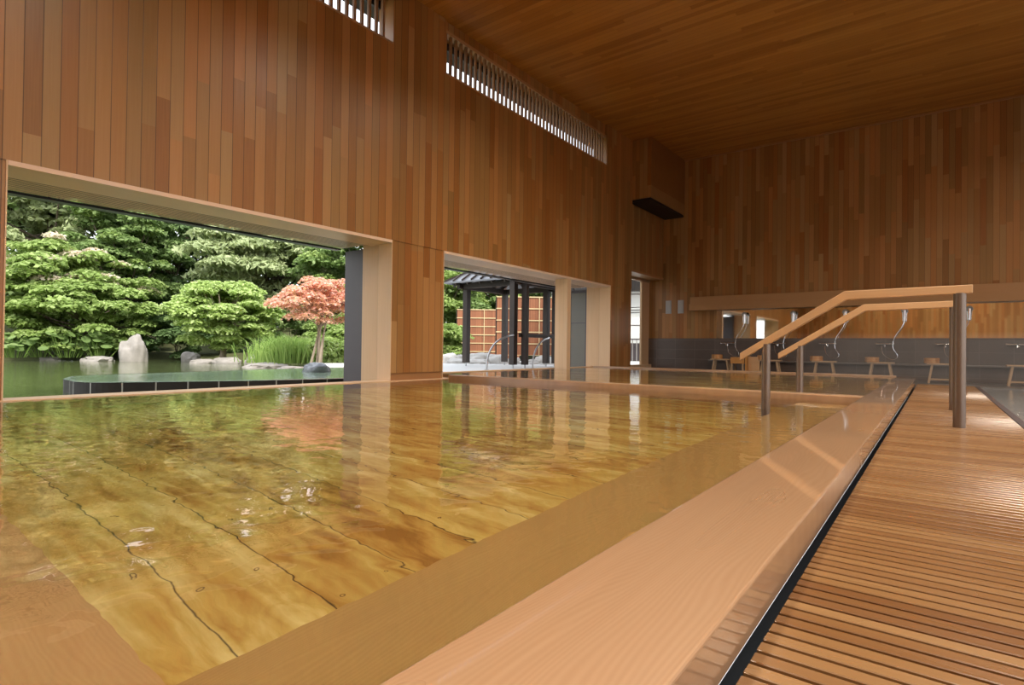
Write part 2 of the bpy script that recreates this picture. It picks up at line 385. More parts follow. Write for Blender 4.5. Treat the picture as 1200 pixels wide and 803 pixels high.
# light post between opening and glazed bay
po = struct('trim_7', MB().box(-7.28, W-.002, Y2b, Y2b+.16, 0, HD-.045), M['reveal'])
# dark sliding doors parked at the jambs
d = struct('door_1', MB().box(-8.14, XO-.002, Y1b+.004, Y1b+.06, -.1, HD-.08), M['dark_metal'])
MB().box(-8.16, XO, Y1b+.064, Y2+.2, -.1, HD-.08).build('door_leaf', M['dark_metal'], d)
d = struct('door_2', MB().box(-8.23, XO-.002, Y3+.004, Y3+.05, -.1, .06).box(-8.23, XO-.002, Y3+.004, Y3+.05, HD-.16, HD-.08).box(-8.23, -8.16, Y3+.004, Y3+.05, .06, HD-.16).box(-7.70, XO-.002, Y3+.004, Y3+.05, .06, HD-.16), M['dark_metal'])
MB().box(-8.16, -7.70, Y3+.012, Y3+.03, .06, HD-.16).build('door_panel', simple('smoked_panel', (.13, .12, .095), .4, nscale=1.5, namp=.12), d)
MB().box(-8.16, -7.70, Y3+.008, Y3+.012, 1.30, 1.32).build('glazing_bar', M['dark_metal'], d)

# clerestory windows
def clerestory(n, y0, y1, ys):
    o = struct(n, MB().box(W-.34, W+.004, y0, y1, CS-.035, CS).box(W-.16, W-.03, y0, y1, CT, CT+.06), M['trimY'])
    lat = MB(); k = 0
    while ys+k*.137 < y1-.05:
        y = ys+k*.137; lat.box(W-.09, W-.045, y, y+.045, CS, CT); k += 1
    lat.build('lattice', M['trimZ'], o)
    MB().box(W-.36, W-.05, y0, y1, CT+.06, 7.0).build('header', M['wall_l'], o)
    MB().box(W-.37, W-.33, y0, y1, CT-.07, CT+.06).box(W-.37, W-.33, y0, y1, CS, CS+.03).build('window_frame', M['black'], o)
clerestory('window_1', -3.2, Y1b-.03, -3.15); clerestory('window_2', Y2-.01, 13.22, 7.16)
struct('roof_eave', MB().box(-7.76, W-.36, YB-.5, YF+1, CT+.06, CT+.2), M['dark_timber'])

# corner block hanging under the ceiling
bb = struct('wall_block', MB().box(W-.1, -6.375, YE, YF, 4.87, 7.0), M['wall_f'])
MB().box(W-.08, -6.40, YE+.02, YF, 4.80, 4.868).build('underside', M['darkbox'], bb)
# recess window
w4 = struct('window_4', MB().box(-7.58, -7.52, 16.8, YF, .05, 2.86).box(-7.58, -7.50, YE-.1, YF, .0, .06).box(-7.6, -7.5, YE-.1, YF, 2.78, 2.86), M['reveal'])
q = MB(); q.bm.faces.new([q.bm.verts.new(v_) for v_ in ((-7.55, YE, .05), (-7.55, 16.8, .05), (-7.55, 16.8, 2.78), (-7.55, YE, 2.78))]); q = q.build('pane', M['glass'], w4)
if q.data.polygons[0].normal.x < 0: q.data.flip_normals()
struct('trim_11', MB().box(-7.5, -7.06, YE-.01, YE+.02, 0, 2.86), M['trimX'])

# far wall
wf = struct('wall_far', MB().box(-7.7, XR, YF, YF+.25, -.2, 7.2), M['wall_f'])
MB().box(-7.55, XR, YF-.025, YF, -.2, .96).build('tile_dado', M['dado'], wf)
struct('trim_8', MB().box(-7.55, XR, YF-.03, YF, .955, .967), M['dark_metal'])
mr = MB().box(-5.34, 5.6, YF-.014, YF-.004, .97, 1.84).build('wall_mirror', M['mirror'])
tag(mr, 'long mirror strip on the boarded wall above the dark tiles', 'mirror')
lb = thing('wooden_valance', 'long projecting wooden box beam running above the mirror strip', 'valance', (0, 17.2, 1.82))
MB().box(-6.1, 5.7, -.08, .2, 0, .20).build('lower_board', M['valance'], lb, bevel=.004)
MB().box(-6.09, 5.7, -.03, .2, .203, .42).build('upper_board', M['valance'], lb, bevel=.004)
ct = thing('washing_counter', 'dark stone washing ledge along the foot of the far wall', 'counter', (0, 17.2, 0))
MB().box(-5.46, 5.9, -.2, .17, .285, .325).build('ledge', simple('ledge_stone', (.17, .145, .13), .3, nscale=4), ct, bevel=.006)
MB().box(-5.40, 5.9, -.08, .17, -.08, .285).build('plinth', M['dado'], ct)
for i, (x, lab) in enumerate(((-6.86, 'square grey plate on the boarded wall, the one closer to the corner'), (-6.46, 'square grey plate on the boarded wall, the one closer to the valance'))):
    o = thing('wall_plate', lab, 'plate', (x, YF, 1.97), group='grey plates on the boarded wall')
    MB().box(-.095, .095, -.02, 0, -.21, .21).build('cover', M['white_plastic'], o, bevel=.006)
    MB().box(-.07, .07, -.026, -.02, -.18, .18).build('inset', M['white_plastic'], o)
# other walls, ceiling
struct('wall_right', MB().box(XR, XR+.2, YB, YF, 4.2, 7.2).box(XR, XR+.2, YB, YF, -.8, .1).box(XR, XR+.2, YB, -3.4, .1, 4.2).box(XR, XR+.2, 11, YF, .1, 4.2), M['wall_l'])
w5m = MB().box(XR+.08, XR+.14, -3.4, 11, .1, .16).box(XR+.08, XR+.14, -3.4, 11, 4.14, 4.2)
for k in range(6): w5m.box(XR+.08, XR+.14, -3.4+k*2.87, -3.34+k*2.87, .1, 4.2)
w5 = struct('added_window', w5m, M['dark_metal'])  # added window, never in view, lets daylight into the hall
struct('added_side_ground', MB().box(XR+.2, 30, -15, 25, -.4, .0), M['stone_floor'])  # unseen ground added outside, kept dark so upper walls get less light
struct('wall_back', MB().box(W-.3, XR, YB-.2, YB, -1.1, 7.0), M['wall_f'])
c = bmesh.new()
cl = MB(); v = [(-7.5, YB-.3), (XR+.3, YB-.3), (XR+.3, YF+.3), (-7.5, YF+.3)]
a = [cl.bm.verts.new((x, y, cz(y))) for x, y in v]; b = [cl.bm.verts.new((x, y, cz(y)+.2)) for x, y in v]
cl.bm.faces.new(a); cl.bm.faces.new(b[::-1])
for i in range(4): cl.bm.faces.new((a[i], a[(i+1) % 4], b[(i+1) % 4], b[i]))
struct('ceiling', cl, M['ceil'])
struct('trim_9', MB().box(-6.375, XR, YF-.03, YF, cz(YF)-.045, cz(YF)-.0), M['trimX'])

# ------------------------------------------------------------------ floors, baths
ZW, ZW2 = .04, .11
struct('floor_bath', MB().box(W-.1, -.60, YB, 7.28, -1.10, -.96), M['bath_floor'])
struct('floor_bath', MB().box(-7.5, -.60, 7.46, 13.48, -.60, -.5), M['bath_floor'])
struct('floor', MB().box(-8.2, XR, 13.62, YF, -.3, -.08), M['stone_floor'])
struct('floor', MB().box(-.29, .60, YB, 13.62, -.4, -.16), M['gap_shade'])
struct('floor', MB().box(.62, XR, YB, 13.62, -.75, -.45), M['pale_stone'])
struct('wall_bath', MB().box(W-.14, W-.04, YB, 7.4, -1.1, .02), M['benchX'])
struct('wall_bath', MB().box(-7.55, -7.45, 7.35, 13.6, -.7, .09), M['benchX'])

def prop(mb, name, mat, label, cat, group=None, kind=None, **k):
    o = mb.build(name, mat, **k); return tag(o, label, cat, group, kind)

struct('rim_base_shade', MB().box(-.632, -.36, YB, 13.80, -1.0, .003), M['gap_shade'])  # lower body of the rim, coloured near-black as shade in the gap
prop(MB().box(-.632, -.303, YB, 13.80, .005, .12), 'bath_surround', M['rim'], 'broad smooth pale timber rim between the bath and the slatted walkway', 'bath rim', bevel=.007, seg=3)
prop(MB().box(-6.84, -.60, 7.21, 7.43, -.96, .113), 'bath_divider', M['rimX'], 'low wooden divider crossing the water between the two baths', 'bath rim', bevel=.01)
prop(MB().box(-7.5, -.632, 13.48, 13.64, -.5, .14), 'bath_surround', M['rimX'], 'thin timber rim at the far end of the second bath, before the washing area', 'bath rim', bevel=.008)
prop(MB().box(W-.32, W+.01, YB, 7.36, -.9, .05), 'bath_sill', M['sill'], 'narrow pale sill along the open side between bath and pond', 'sill', bevel=.006)
prop(MB().box(-7.56, -7.42, 7.3, YF, -.5, .125), 'bath_sill', M['sill'], 'narrow timber edging beside the white terrace at the second bath', 'sill', bevel=.006)
# sunken benches
prop(MB().box(-1.27, -.63, YB, 7.21, -.96, -.30), 'sunken_bench', M['bench'], 'long sunken wooden step under water beside the broad rim', 'bench', group=None)
prop(MB().box(-6.90, -1.27, -1.0, .565, -.96, -.46), 'sunken_bench', M['benchX'], 'wide sunken wooden seat under water, nearest the viewer', 'bench')
prop(MB().box(-1.27, -.63, 7.43, 13.48, -.5, -.2), 'sunken_bench', M['bench'], 'sunken wooden step in the second bath behind the divider', 'bench')

def sheet(name, x0, x1, y0, y1, z, mat, label, cat):
    bm = MB(); vs = [bm.bm.verts.new(p) for p in ((x0, y0, z), (x1, y0, z), (x1, y1, z), (x0, y1, z))]; bm.bm.faces.new(vs)
    o = bm.build(name, mat)
    if o.data.polygons[0].normal.z < 0: o.data.flip_normals()
    return tag(o, label, cat, kind='stuff')
sheet('bath_water', W-.035, -.63, YB, 7.22, ZW, M['water'], 'clear golden water filling the large indoor bath', 'water')
sheet('bath_water', -7.45, -.63, 7.40, 13.5, ZW2, M['water2'], 'clear water in the second bath beyond the divider', 'water')
sheet('bath_water', .63, XR, YB, 13.4, -.03, M['sheen_water'], 'grey water of the stone bath beside the slatted walkway', 'water')

# slatted walkway
wk = thing('slatted_walkway', 'walkway of narrow wet wooden slats beside the bath rim', 'walkway', (0, 0, 0))
s = MB(); k = -40
while k*.0503 < 13.36:
    y = k*.0503; s.box(-.286, .565, y, y+.038, -.03, 0); k += 1
s.build('slats', M['slat'], wk, bevel=.002, seg=1)
tmp = MB()
for x in (-.24, .15, .5): tmp.box(x-.03, x+.03, -2, 13.36, -.10, -.031)
tmp.build('bearers', M['dark_timber'], wk)
prop(MB().box(.575, .63, YB, 13.4, -.6, -.004), 'edge_strip', M['dark_metal'], 'dark edging strip between the slatted walkway and the stone bath', 'edging')
prop(MB().box(-.27, XR, 13.38, 13.62, -.3, -.012), 'kerb_stone', M['stone_floor'], 'grey stone kerb at the end of the slatted walkway', 'kerb')

# ------------------------------------------------------------------ handrails
def handrail(y, label, zl):
    t = thing('handrail', label, 'handrail', (0, y, 0), group=None)
    h = .066; m = MB()
    prof = [(.233, 1.153), (-.658, 1.145), (-1.552, .575), (-1.552, .575-.072), (-.644, 1.145-h-.010), (.233, 1.153-h)]
    a = [m.bm.verts.new((x, -.035, z)) for x, z in prof]; b = [m.bm.verts.new((x, .035, z)) for x, z in prof]
    for q in (a, b):
        m.bm.faces.new((q[0], q[1], q[4], q[5])); m.bm.faces.new((q[1], q[2], q[3], q[4]))
    for i in range(6): m.bm.faces.new((a[i], a[(i+1) % 6], b[(i+1) % 6], b[i]))
    m.build('rail', M['rail'], t, bevel=.005)
    MB().cyl((.152, 0, 0), (.152, 0, 1.09), .0425, n=32).build('post', M['post_metal'], t, smooth=True)
    MB().cyl((-1.315, 0, zl), (-1.315, 0, .668), .039, n=32).build('post', M['post_metal'], t, smooth=True)
handrail(5.83, 'wooden handrail on steel posts over the rim, standing in front of the divider', -.96)
handrail(7.52, 'wooden handrail on steel posts over the rim, the one just behind the divider', -.5)

# ------------------------------------------------------------------ washing stations
def copy_tree(o, parent=None):
    c = o.copy(); COL.objects.link(c)
    if parent is not None: c.parent = parent
    for ch in list(o.children): copy_tree(ch, c)
    return c

def make_stool():
    t = thing('bath_stool', 'x', 'stool', (0, 0, 0))
    MB().box(-.27, .27, -.13, .13, .415, .45).build('seat', M['stool'], t, bevel=.006)
    for sx in (-1, 1):
        for sy in (-1, 1):
            MB().bar((sx*.17, sy*.08, .415), (sx*.235, sy*.09, 0), .045, .05, up=(0, 1, 0)).build('leg', M['stool'], t, bevel=.003)
    MB().bar((-.22, -.09, .085), (.22, -.09, .085), .03, .03).build('stretcher', M['stool'], t)
    MB().bar((-.22, .09, .085), (.22, .09, .085), .03, .03).build('stretcher', M['stool'], t)
    return t
def make_basin():
    t = thing('wooden_basin', 'x', 'basin', (0, 0, 0))
    m = MB(); n = 24
    m.ring((0, 0), .125, .145, 0, .115, 28); m.cyl((0, 0, .015), (0, 0, .03), .13, n=28)
    m.build('bowl', M['basin'], t)
    MB().ring((0, 0), .144, .149, .03, .042, 28).ring((0, 0), .144, .149, .08, .09, 28).build('hoop', simple('copper_hoop', (.55, .33, .16), .35, metallic=.8, nscale=5), t)
    return t
ST = [(-4.77, 'at the first washing place, nearest the corner'), (-3.5, 'half hidden behind the steel post'), (-2.24, 'between the two handrail posts'),
      (-1.05, 'in front of the rim end'), (.10, 'beside the tall steel post'), (1.47, 'beside the grey stone bath')]
s0 = make_stool(); b0 = make_basin()
for i, (x, where) in enumerate(ST):
    o = s0 if i == 0 else copy_tree(s0)
    o.location = (x, 16.0, -.08); o.rotation_euler.z = random.uniform(-.05, .05)
    o['label'] = 'pale wooden bath stool '+where; o['group'] = 'bath stools along the far wall'
    if i < 5:
        q = b0 if i == 0 else copy_tree(b0)
        q.location = (x+(-.12 if i == 0 else -.18), 16.0, .371)
        q['label'] = 'round wooden wash basin resting on the stool '+where; q['group'] = 'wash basins on the stools'

def make_faucet():
    t = thing('mixer_tap', 'x', 'tap', (0, 0, 0))
    MB().cyl((-.15, -.05, 0), (.15, -.05, 0), .022).cyl((-.1, 0, 0), (-.1, .08, 0), .02).cyl((.1, 0, 0), (.1, .08, 0), .02).cyl((-.1, -.05, 0), (-.1, 0, 0), .016).cyl((.1, -.05, 0), (.1, 0, 0), .016).build('body', M['chrome'], t, smooth=True)
    for sx in (-1, 1):
        MB().cyl((sx*.15, -.05, 0), (sx*.205, -.05, 0), .032, .028).bar((sx*.19, -.05, .0), (sx*.19, -.11, .03), .014, .014).build('handle', M['chrome'], t, smooth=True)
    MB().tube(smooth_curve([(.0, -.05, 0), (0, -.12, .005), (0, -.19, -.02), (0, -.21, -.06)], 5), .015).build('spout', M['chrome'], t, smooth=True)
    MB().cyl((0, -.05, -.02), (0, -.05, -.075), .018).build('diverter', M['chrome'], t, smooth=True)
    return t
def make_shower(dx):
    """hand shower in its wall bracket, hose falling to the tap dx to the side"""
    t = thing('hand_shower', 'x', 'shower', (0, 0, 0))
    MB().box(-.025, .025, -.06, .08, -.02, .02).build('bracket', M['chrome'], t, bevel=.004)
    MB().cyl((0, -.07, .09), (0, -.09, -.2), .05, .036).build('handle', M['chrome'], t, smooth=True)
    MB().cyl((0, -.055, .09), (0, -.11, .06), .06, .07).build('spray_head', M['white_plastic'], t, smooth=True)
    MB().tube(smooth_curve([(0, -.09, -.2), (dx*.12, -.11, -.36), (dx*.42, -.14, -.62), (dx*.48, -.14, -.88), (dx*.28, -.13, -1.08), (dx*.5, -.12, -1.18), (dx*.9, -.10, -1.05), (dx, -.06, -.84)], 8), .0075, 8).build('hose', M['chrome'], t, smooth=True)
    return t
FX = [-4.975, -3.584, -2.345, -1.052, .182, 1.487]
HX = [-4.493, -3.192, -1.93, -.641, .631, 1.95]
f0 = make_faucet(); h0 = make_shower(FX[0]-HX[0])
for i, (fx, hx) in enumerate(zip(FX, HX)):
    o = f0 if i == 0 else copy_tree(f0)
    o.location = (fx, YF-.085, .82)
    o['label'] = 'chrome mixer tap above the stool '+ST[i][1]; o['group'] = 'mixer taps along the far wall'
    if i < 5:
        q = h0 if i == 0 else copy_tree(h0)
        q.location = (hx, YF-.085, 1.60)
        q['label'] = 'hand shower with curling hose above the stool '+ST[i][1]; q['group'] = 'hand showers along the far wall'
# amber shower chair
t = thing('shower_chair', 'amber wooden shower chair with square back, between the first two stools', 'chair', (-4.12, 15.95, -.08))
MB().box(-.34, .02, -.2, .2, .33, .50).build('seat', M['amber'], t, bevel=.006)
for sx in (-.31, -.02):
    for sy in (-.17, .17): MB().box(sx-.02, sx+.02, sy-.02, sy+.02, 0, .33).build('leg', M['stool'], t)
MB().box(.04, .075, -.2, .2, .0, .54).build('side_board', M['amber'], t, bevel=.004)
t = thing('wooden_board', 'upright amber wooden board leaning beside the shower chair', 'board', (-3.90, 15.92, -.08))
MB().box(-.14, .15, -.02, .02, .14, .52).build('panel', M['rail'], t, bevel=.005)
for x_ in (-.12, .10): MB().box(x_, x_+.03, -.16, .16, 0, .139).build('foot', M['amber'], t)
# toiletries bottles row on the right ledge
for i, (x, lab) in enumerate(((1.28, 'pump bottle'), (1.40, 'pump bottle'))):
    pass

# added ceiling downlights, out of view, filling the hall with light
def downlight(x, y, power, i):
    z = cz(y)
    o = thing('added_downlight', 'added round ceiling downlight out of view, fill light for the bath hall', 'light', (x, y, z), group='added downlights out of view in the ceiling')
    o['label'] = 'added round downlight out of view in the boarded ceiling'
    MB().ring((0, 0), .35, .40, -.012, .01, 32).build('trim_ring', M['white_plastic'], o)
    L = bpy.data.lights.new('fill_lamp', 'AREA'); L.shape = 'DISK'; L.size = .7; L.energy = power; L.color = (1, .86, .70); L.spread = math.radians(LSPREAD)
    lo = bpy.data.objects.new('lamp', L); lo.location = (0, 0, -.02); link(lo, o)
LSPREAD = 145
i = 0
for x, y, pw in ((-2.6, -2, 90), (-2.6, 2, 100), (-2.6, 6, 100), (1, -2, 90), (1, 2, 110), (1, 6, 100), (.8, 10, 105), (-2.6, 8.7, 75), (4.2, 0, 80), (4.2, 5, 80), (4.2, 10, 70), (3.6, 14, 70)): downlight(x, y, pw*.9, 0)

# ------------------------------------------------------------------ outside: ground, pond, tub, terrace
def poly_obj(name, poly, z0, z1, mat, kind='structure', **k):
    o = MB().prism(poly, z0, z1).build(name, mat, **k); o['kind'] = kind; return o
poly_obj('ground', [(-80, -30), (-7.3, -30), (-7.3, 45), (-80, 45)], -1.6, -1.2, M['soil'])
pd = MB(); vs = [pd.bm.verts.new(p) for p in ((-36, -25, -.25), (-7.3, -25, -.25), (-7.3, 7.2, -.25), (-14.4, 14.5, -.25), (-36, 20, -.25))]; pd.bm.faces.new(vs)
o = pd.build('pond_water', M['pond']);
if o.data.polygons[0].normal.z < 0: o.data.flip_normals()
tag(o, 'dark green garden pond reflecting the trees', 'pond', kind='stuff')

# rising bank behind the pond
def bank():
    bm = bmesh.new(); nx, ny = 60, 80; g_ = []
    for i in range(nx):
        row = []
        for j in range(ny):
            u = i/(nx-1); y = -30+j/(ny-1)*75
            yy = max(0, (y-10.5)); sh = -33.2+.0*y+.62*yy+ (1.2*mnoise.noise((y*.25, 1, 0)))
            sh = min(sh, -13.8)
            x = sh-u*50
            d_ = u*50
            z = -.5+min(.55, d_*.5)+max(0, d_-3)*.11+.25*mnoise.noise((x*.4, y*.4, 0))*min(1, d_)
            row.append(bm.verts.new((x, y, z)))
        g_.append(row)
    for i in range(nx-1):
        for j in range(ny-1): bm.faces.new((g_[i][j], g_[i][j+1], g_[i+1][j+1], g_[i+1][j]))
    m = MB(); m.bm.free(); m.bm = bm
    o = m.build('garden_bank', M['soil'], smooth=True); o['kind'] = 'structure'
bank()

poly_obj('terrace', [(-7.56, 7.42), (-8.45, 8.3), (-10.4, 10.35), (-13.8, 12.6), (-14.6, 15.2), (-14, 40), (-7.56, 40)], -.5, .03, M['deck'])
poly_obj('sand_patch', [(-14.6, 9.4), (-17.2, 11.6), (-16.4, 14), (-14.0, 12.6)], -.5, -.02, M['sand'])

# round tiled tub in the pond
out = [(-11.5, 3.02), (-12.2, 3.12), (-13.1, 3.62), (-13.3, 4.7), (-13.75, 7.5), (-13.9, 9.4), (-13.1, 10.6), (-11.7, 10.4), (-10.2, 9.3), (-9.3, 8.0), (-9.15, 6.9), (-9.55, 5.3), (-10.25, 3.85), (-10.6, 3.2), (-11.05, 3.0)]
P = [Vector((*p, 0)) for p in out]; ring_pts = []
for i in range(len(P)):
    a, b, c_, d = P[i-1], P[i], P[(i+1) % len(P)], P[(i+2) % len(P)]
    for j in range(6):
        t_ = j/6; ring_pts.append(.5*((2*b)+(-a+c_)*t_+(2*a-5*b+4*c_-d)*t_*t_+(-a+3*b-3*c_+d)*t_**3))
tub = thing('tiled_tub', 'rounded open-air tub faced with black tiles, brimming beside the pond', 'tub', (-11.5, 6.5, -.6))
off = Vector((11.5, -6.5, .6))
def ring_offset(pts, dd):
    n = len(pts); o_ = []
    for i in range(n):
        tn = (pts[(i+1) % n]-pts[i-1]).normalized(); nn = Vector((tn.y, -tn.x, 0)); o_.append(pts[i]+nn*dd)
    return o_
area = sum(ring_pts[i-1].x*ring_pts[i].y-ring_pts[i].x*ring_pts[i-1].y for i in range(len(ring_pts)))
inner = ring_offset(ring_pts, -.09 if area > 0 else .09)
bm = bmesh.new(); uvl = bm.loops.layers.uv.new('UVMap'); n = len(ring_pts); L0 = 0
for i in range(n):
    p, q = ring_pts[i], ring_pts[(i+1) % n]; l = (q-p).length
    vs = [bm.verts.new(Vector((a_.x, a_.y, z_))+off) for a_, z_ in ((p, -.6), (q, -.6), (q, -.04), (p, -.04))]
    f = bm.faces.new(vs)
    for lp, uu in zip(f.loops, (L0, L0+l, L0+l, L0)): lp[uvl].uv = (uu/.46, 0)
    L0 += l
m = MB(); m.bm.free(); m.bm = bm; m.build('tiled_side', M['tub_tile'], tub)
m = MB()
for i in range(n):
    j = (i+1) % n
    vs = [m.bm.verts.new(Vector((a_.x, a_.y, z_))+off) for a_, z_ in ((ring_pts[i], -.035), (ring_pts[j], -.035), (inner[j], -.028), (inner[i], -.028))]
    m.bm.faces.new(vs)
m.build('coping', simple('wet_coping', (.20, .24, .20), .2, nscale=4), tub)
m = MB(); m.bm.faces.new([m.bm.verts.new(Vector((p.x, p.y, -.03))+off) for p in inner]); o = m.build('water', M['tub_water'], tub)
if o.data.polygons[0].normal.z < 0: o.data.flip_normals()

def rock_mesh(w, dpt, h, seed, sub=4, flat=0):
    bm = bmesh.new(); bmesh.ops.create_icosphere(bm, subdivisions=sub, radius=1)
    for v in bm.verts:
        n_ = mnoise.noise(v.co*1.3+Vector((seed*7.1, 0, 0))); n2 = mnoise.noise(v.co*3.1+Vector((0, seed*3.3, 0))); n3 = mnoise.noise(v.co*7+Vector((seed, 0, 0)))
        v.co *= 1+.34*n_+.16*n2+.05*n3
        c_ = v.co
        c_.x = math.copysign(abs(c_.x)**.8, c_.x); c_.z = math.copysign(abs(c_.z)**.75, c_.z)
        v.co = Vector((c_.x*w/2, c_.y*dpt/2, c_.z*h))
    m = MB(); m.bm.free(); m.bm = bm; return m
o = rock_mesh(.62, .55, .24, 4).build('water_spout_stone', simple('dark_smooth_stone', (.14, .14, .15), .25, nscale=9, namp=.25), smooth=True)
o.location = (-11.75, 7.87, -.03); tag(o, 'smooth dark domed stone sitting in the tiled tub', 'stone')

def rock(x, y, zb, w, h, mat, seed, label, group, rz=0, dp=None, tall=False):
    o = rock_mesh(w*1.15, (dp or w*.8), h*.72, seed).build('boulder', mat, smooth=True)
    o.location = (x, y, zb); o.rotation_euler.z = rz; tag(o, label, 'boulder', group); return o
RK = [(-32.74, 7.86, .95, .34, 'small low boulder at the pond edge, furthest toward the pond opening'),
      (-31.0, 9.17, 1.5, .42, 'long low grey boulder lying left of the standing stone'),
      (-28.79, 12.3, .9, .8, 'grey boulder standing back in the shade under the trees'),
      (-26.05, 11.66, 1.0, .36, 'low grey boulder under the lime-green maple, in front of the shaded one'),
      (-25.2, 12.3, 1.25, .5, 'broad grey boulder under the middle of the lime-green maple'),
      (-24.32, 13.05, .8, .65, 'upright grey boulder under the edge of the lime-green maple'),
      (-20.0, 11.22, 1.7, .33, 'long flat pale rock at the shore before the grass clump'),
      (-18.36, 11.25, 1.0, .2, 'small flat pale rock by the foot of the pink maple')]
for i, (x, y, w, h, lab) in enumerate(RK): rock(x, y, -.27, w*.82, h*.85, M['rock'], i+1, lab, 'boulders along the pond shore', rz=.75)
o = rock_mesh(1.12, .8, 1.14, 21).build('standing_stone', M['rock'], smooth=True); o.location = (-29.68, 10.16, -.26); o.rotation_euler.z = .75
tag(o, 'tall upright standing stone at the pond edge, tallest of the shore rocks', 'standing stone')
WR = [(526, -13.85, 14.60, .6, .5), (537, -13.4, 14.55, .66, .28), (545, -13.4, 14.95, .62, .5), (562, -12.95, 15.3, .85, .56), (560, -12.75, 14.9, .68, .28), (579, -12.5, 15.6, .7, .52),
      (590, -12.2, 15.75, .45, .3), (602, -12.0, 16.0, .5, .34), (622, -11.5, 16.4, .66, .28), (640, -11.1, 16.7, .8, .42), (632, -11.25, 16.35, .5, .22)]
WL = ['at the panel end', 'low in front, first from the panel', 'behind the first gazebo post', 'large and round before the cedar fence', 'low, in front of the large round one', 'beside the back gazebo post', 'small, between the middle gazebo posts', 'small, behind the paired gazebo posts', 'low, under the dark beam', 'wide, beneath the tall cedar fence', 'flat, in front of the wide one']
for i, ((px, x, y, w, h), wl_) in enumerate(zip(WR, WL)): rock(x, y, .0, w, h, M['white_rock'], 30+i, 'white boulder on the terrace, '+wl_, 'white boulders round the gazebo', rz=.7)

# ------------------------------------------------------------------ gazebo
gz = thing('gazebo', 'dark timber gazebo with ribbed metal roof over the terrace', 'gazebo', (-10.3, 13.9, .03))
def gp(x, y, w=.17):
    p = MB().box(x-w/2+10.3, x+w/2+10.3, y-w/2-13.9, y+w/2-13.9, .1, 2.5).build('post', M['dark_timber'], gz)
    MB().cyl((x+10.3, y-13.9, -.03), (x+10.3, y-13.9, .1), .025, n=12).build('foot', M['steel'], p)
for x, y, w in ((-11.54, 12.93, .17), (-11.55, 14.87, .16), (-9.43, 12.53, .17), (-9.22, 12.80, .15), (-9.78, 14.72, .17), (-9.53, 14.82, .14)): gp(x, y, w)
MB().bar((1.0, -1.25, .93), (1.0, 1.0, .93), .07, .11).build('side_rail', M['dark_timber'], gz)
fr = MB()
for (x0, y0, x1, y1) in ((-1.45, -1.1, 1.2, -1.1), (-1.45, 1.0, 1.2, 1.0), (-1.3, -1.3, -1.3, 1.2), (.95, -1.4, .95, 1.2)): fr.bar((x0, y0, 2.44), (x1, y1, 2.44), .12, .16)
fr.build('beam', M['dark_timber'], gz)
A = [(-1.65, -1.55), (1.6, -1.55), (1.6, 1.5), (-1.65, 1.5)]; apex = Vector((0, 0, 3.55)); m = MB(); ez = 2.54
vs = [m.bm.verts.new((x, y, ez)) for x, y in A]; top = m.bm.verts.new(apex)
lo = [m.bm.verts.new((x, y, ez-.05)) for x, y in A]; tl = m.bm.verts.new(apex-Vector((0, 0, .08)))
for i in range(4):
    j = (i+1) % 4; m.bm.faces.new((vs[i], vs[j], top)); m.bm.faces.new((lo[j], lo[i], tl)); m.bm.faces.new((vs[j], vs[i], lo[i], lo[j]))
m.build('roof', M['roof_metal'], gz)
rb = MB()
for i in range(4):
    a_ = Vector((*A[i], ez)); b_ = Vector((*A[(i+1) % 4], ez)); mid = (a_+b_)/2
    for k in range(0, 10):
        f = k/9; p = a_.lerp(b_, f); t_ = 1-abs(2*f-1); q = p+(apex-mid)*t_ + (mid-mid)
        if t_ > .02: rb.bar(p+Vector((0, 0, .02)), q+Vector((0, 0, .02)), .035, .05)
    rb.bar(a_+Vector((0, 0, .02)), apex+Vector((0, 0, .02)), .05, .05)
rb.build('roof_ribs', M['dark_timber'], gz)
raf = MB()
for i in range(4):
    a_ = Vector((*A[i], ez-.09)); b_ = Vector((*A[(i+1) % 4], ez-.09)); mid = (a_+b_)/2
    for k in range(1, 7):
        f = k/7; p = a_.lerp(b_, f); raf.bar(p, p+(apex-Vector((0, 0, .1))-mid)*(1-abs(2*f-1)), .05, .07)
raf.build('rafters', M['dark_timber'], gz)

# cedar fences
def fence(p, q, ztop, z0, rows, lab, vx):
    t = thing('cedar_fence', lab, 'fence', (p[0], p[1], z0), group=None)
    dx, dy = q[0]-p[0], q[1]-p[1]; Ln = math.hypot(dx, dy); t.rotation_euler.z = math.atan2(dy, dx)
    H_ = ztop-z0
    MB().box(0, Ln, 0, .04, 0, H_).build('panel', M['fence'], t)
    b_ = MB()
    for k in range(rows+1): z_ = H_-k*H_/rows; b_.box(-.02, Ln, -.03, -.001, max(0, z_-.02), z_+.02)
    for u in vx: b_.box(u-.015, u+.015, -.035, -.0315, 0, H_)
    b_.build('battens', M['batten'], t)
    for u in (0, Ln/2, Ln): MB().box(u-.05, u+.05, .041, .12, -.3, H_).build('post', M['dark_timber'], t)
fence((-13.2, 16.5), (-10.6, 18.5), 2.52, .32, 5, 'red cedar fence with pale battens behind the gazebo, the taller-looking right length', [.35, 1.6, 2.9])
fence((-18.4, 19.95), (-16.0, 21.75), 2.42, 0.0, 6, 'red cedar fence with pale battens farther back, beside the green maple', [1.3, 2.6])

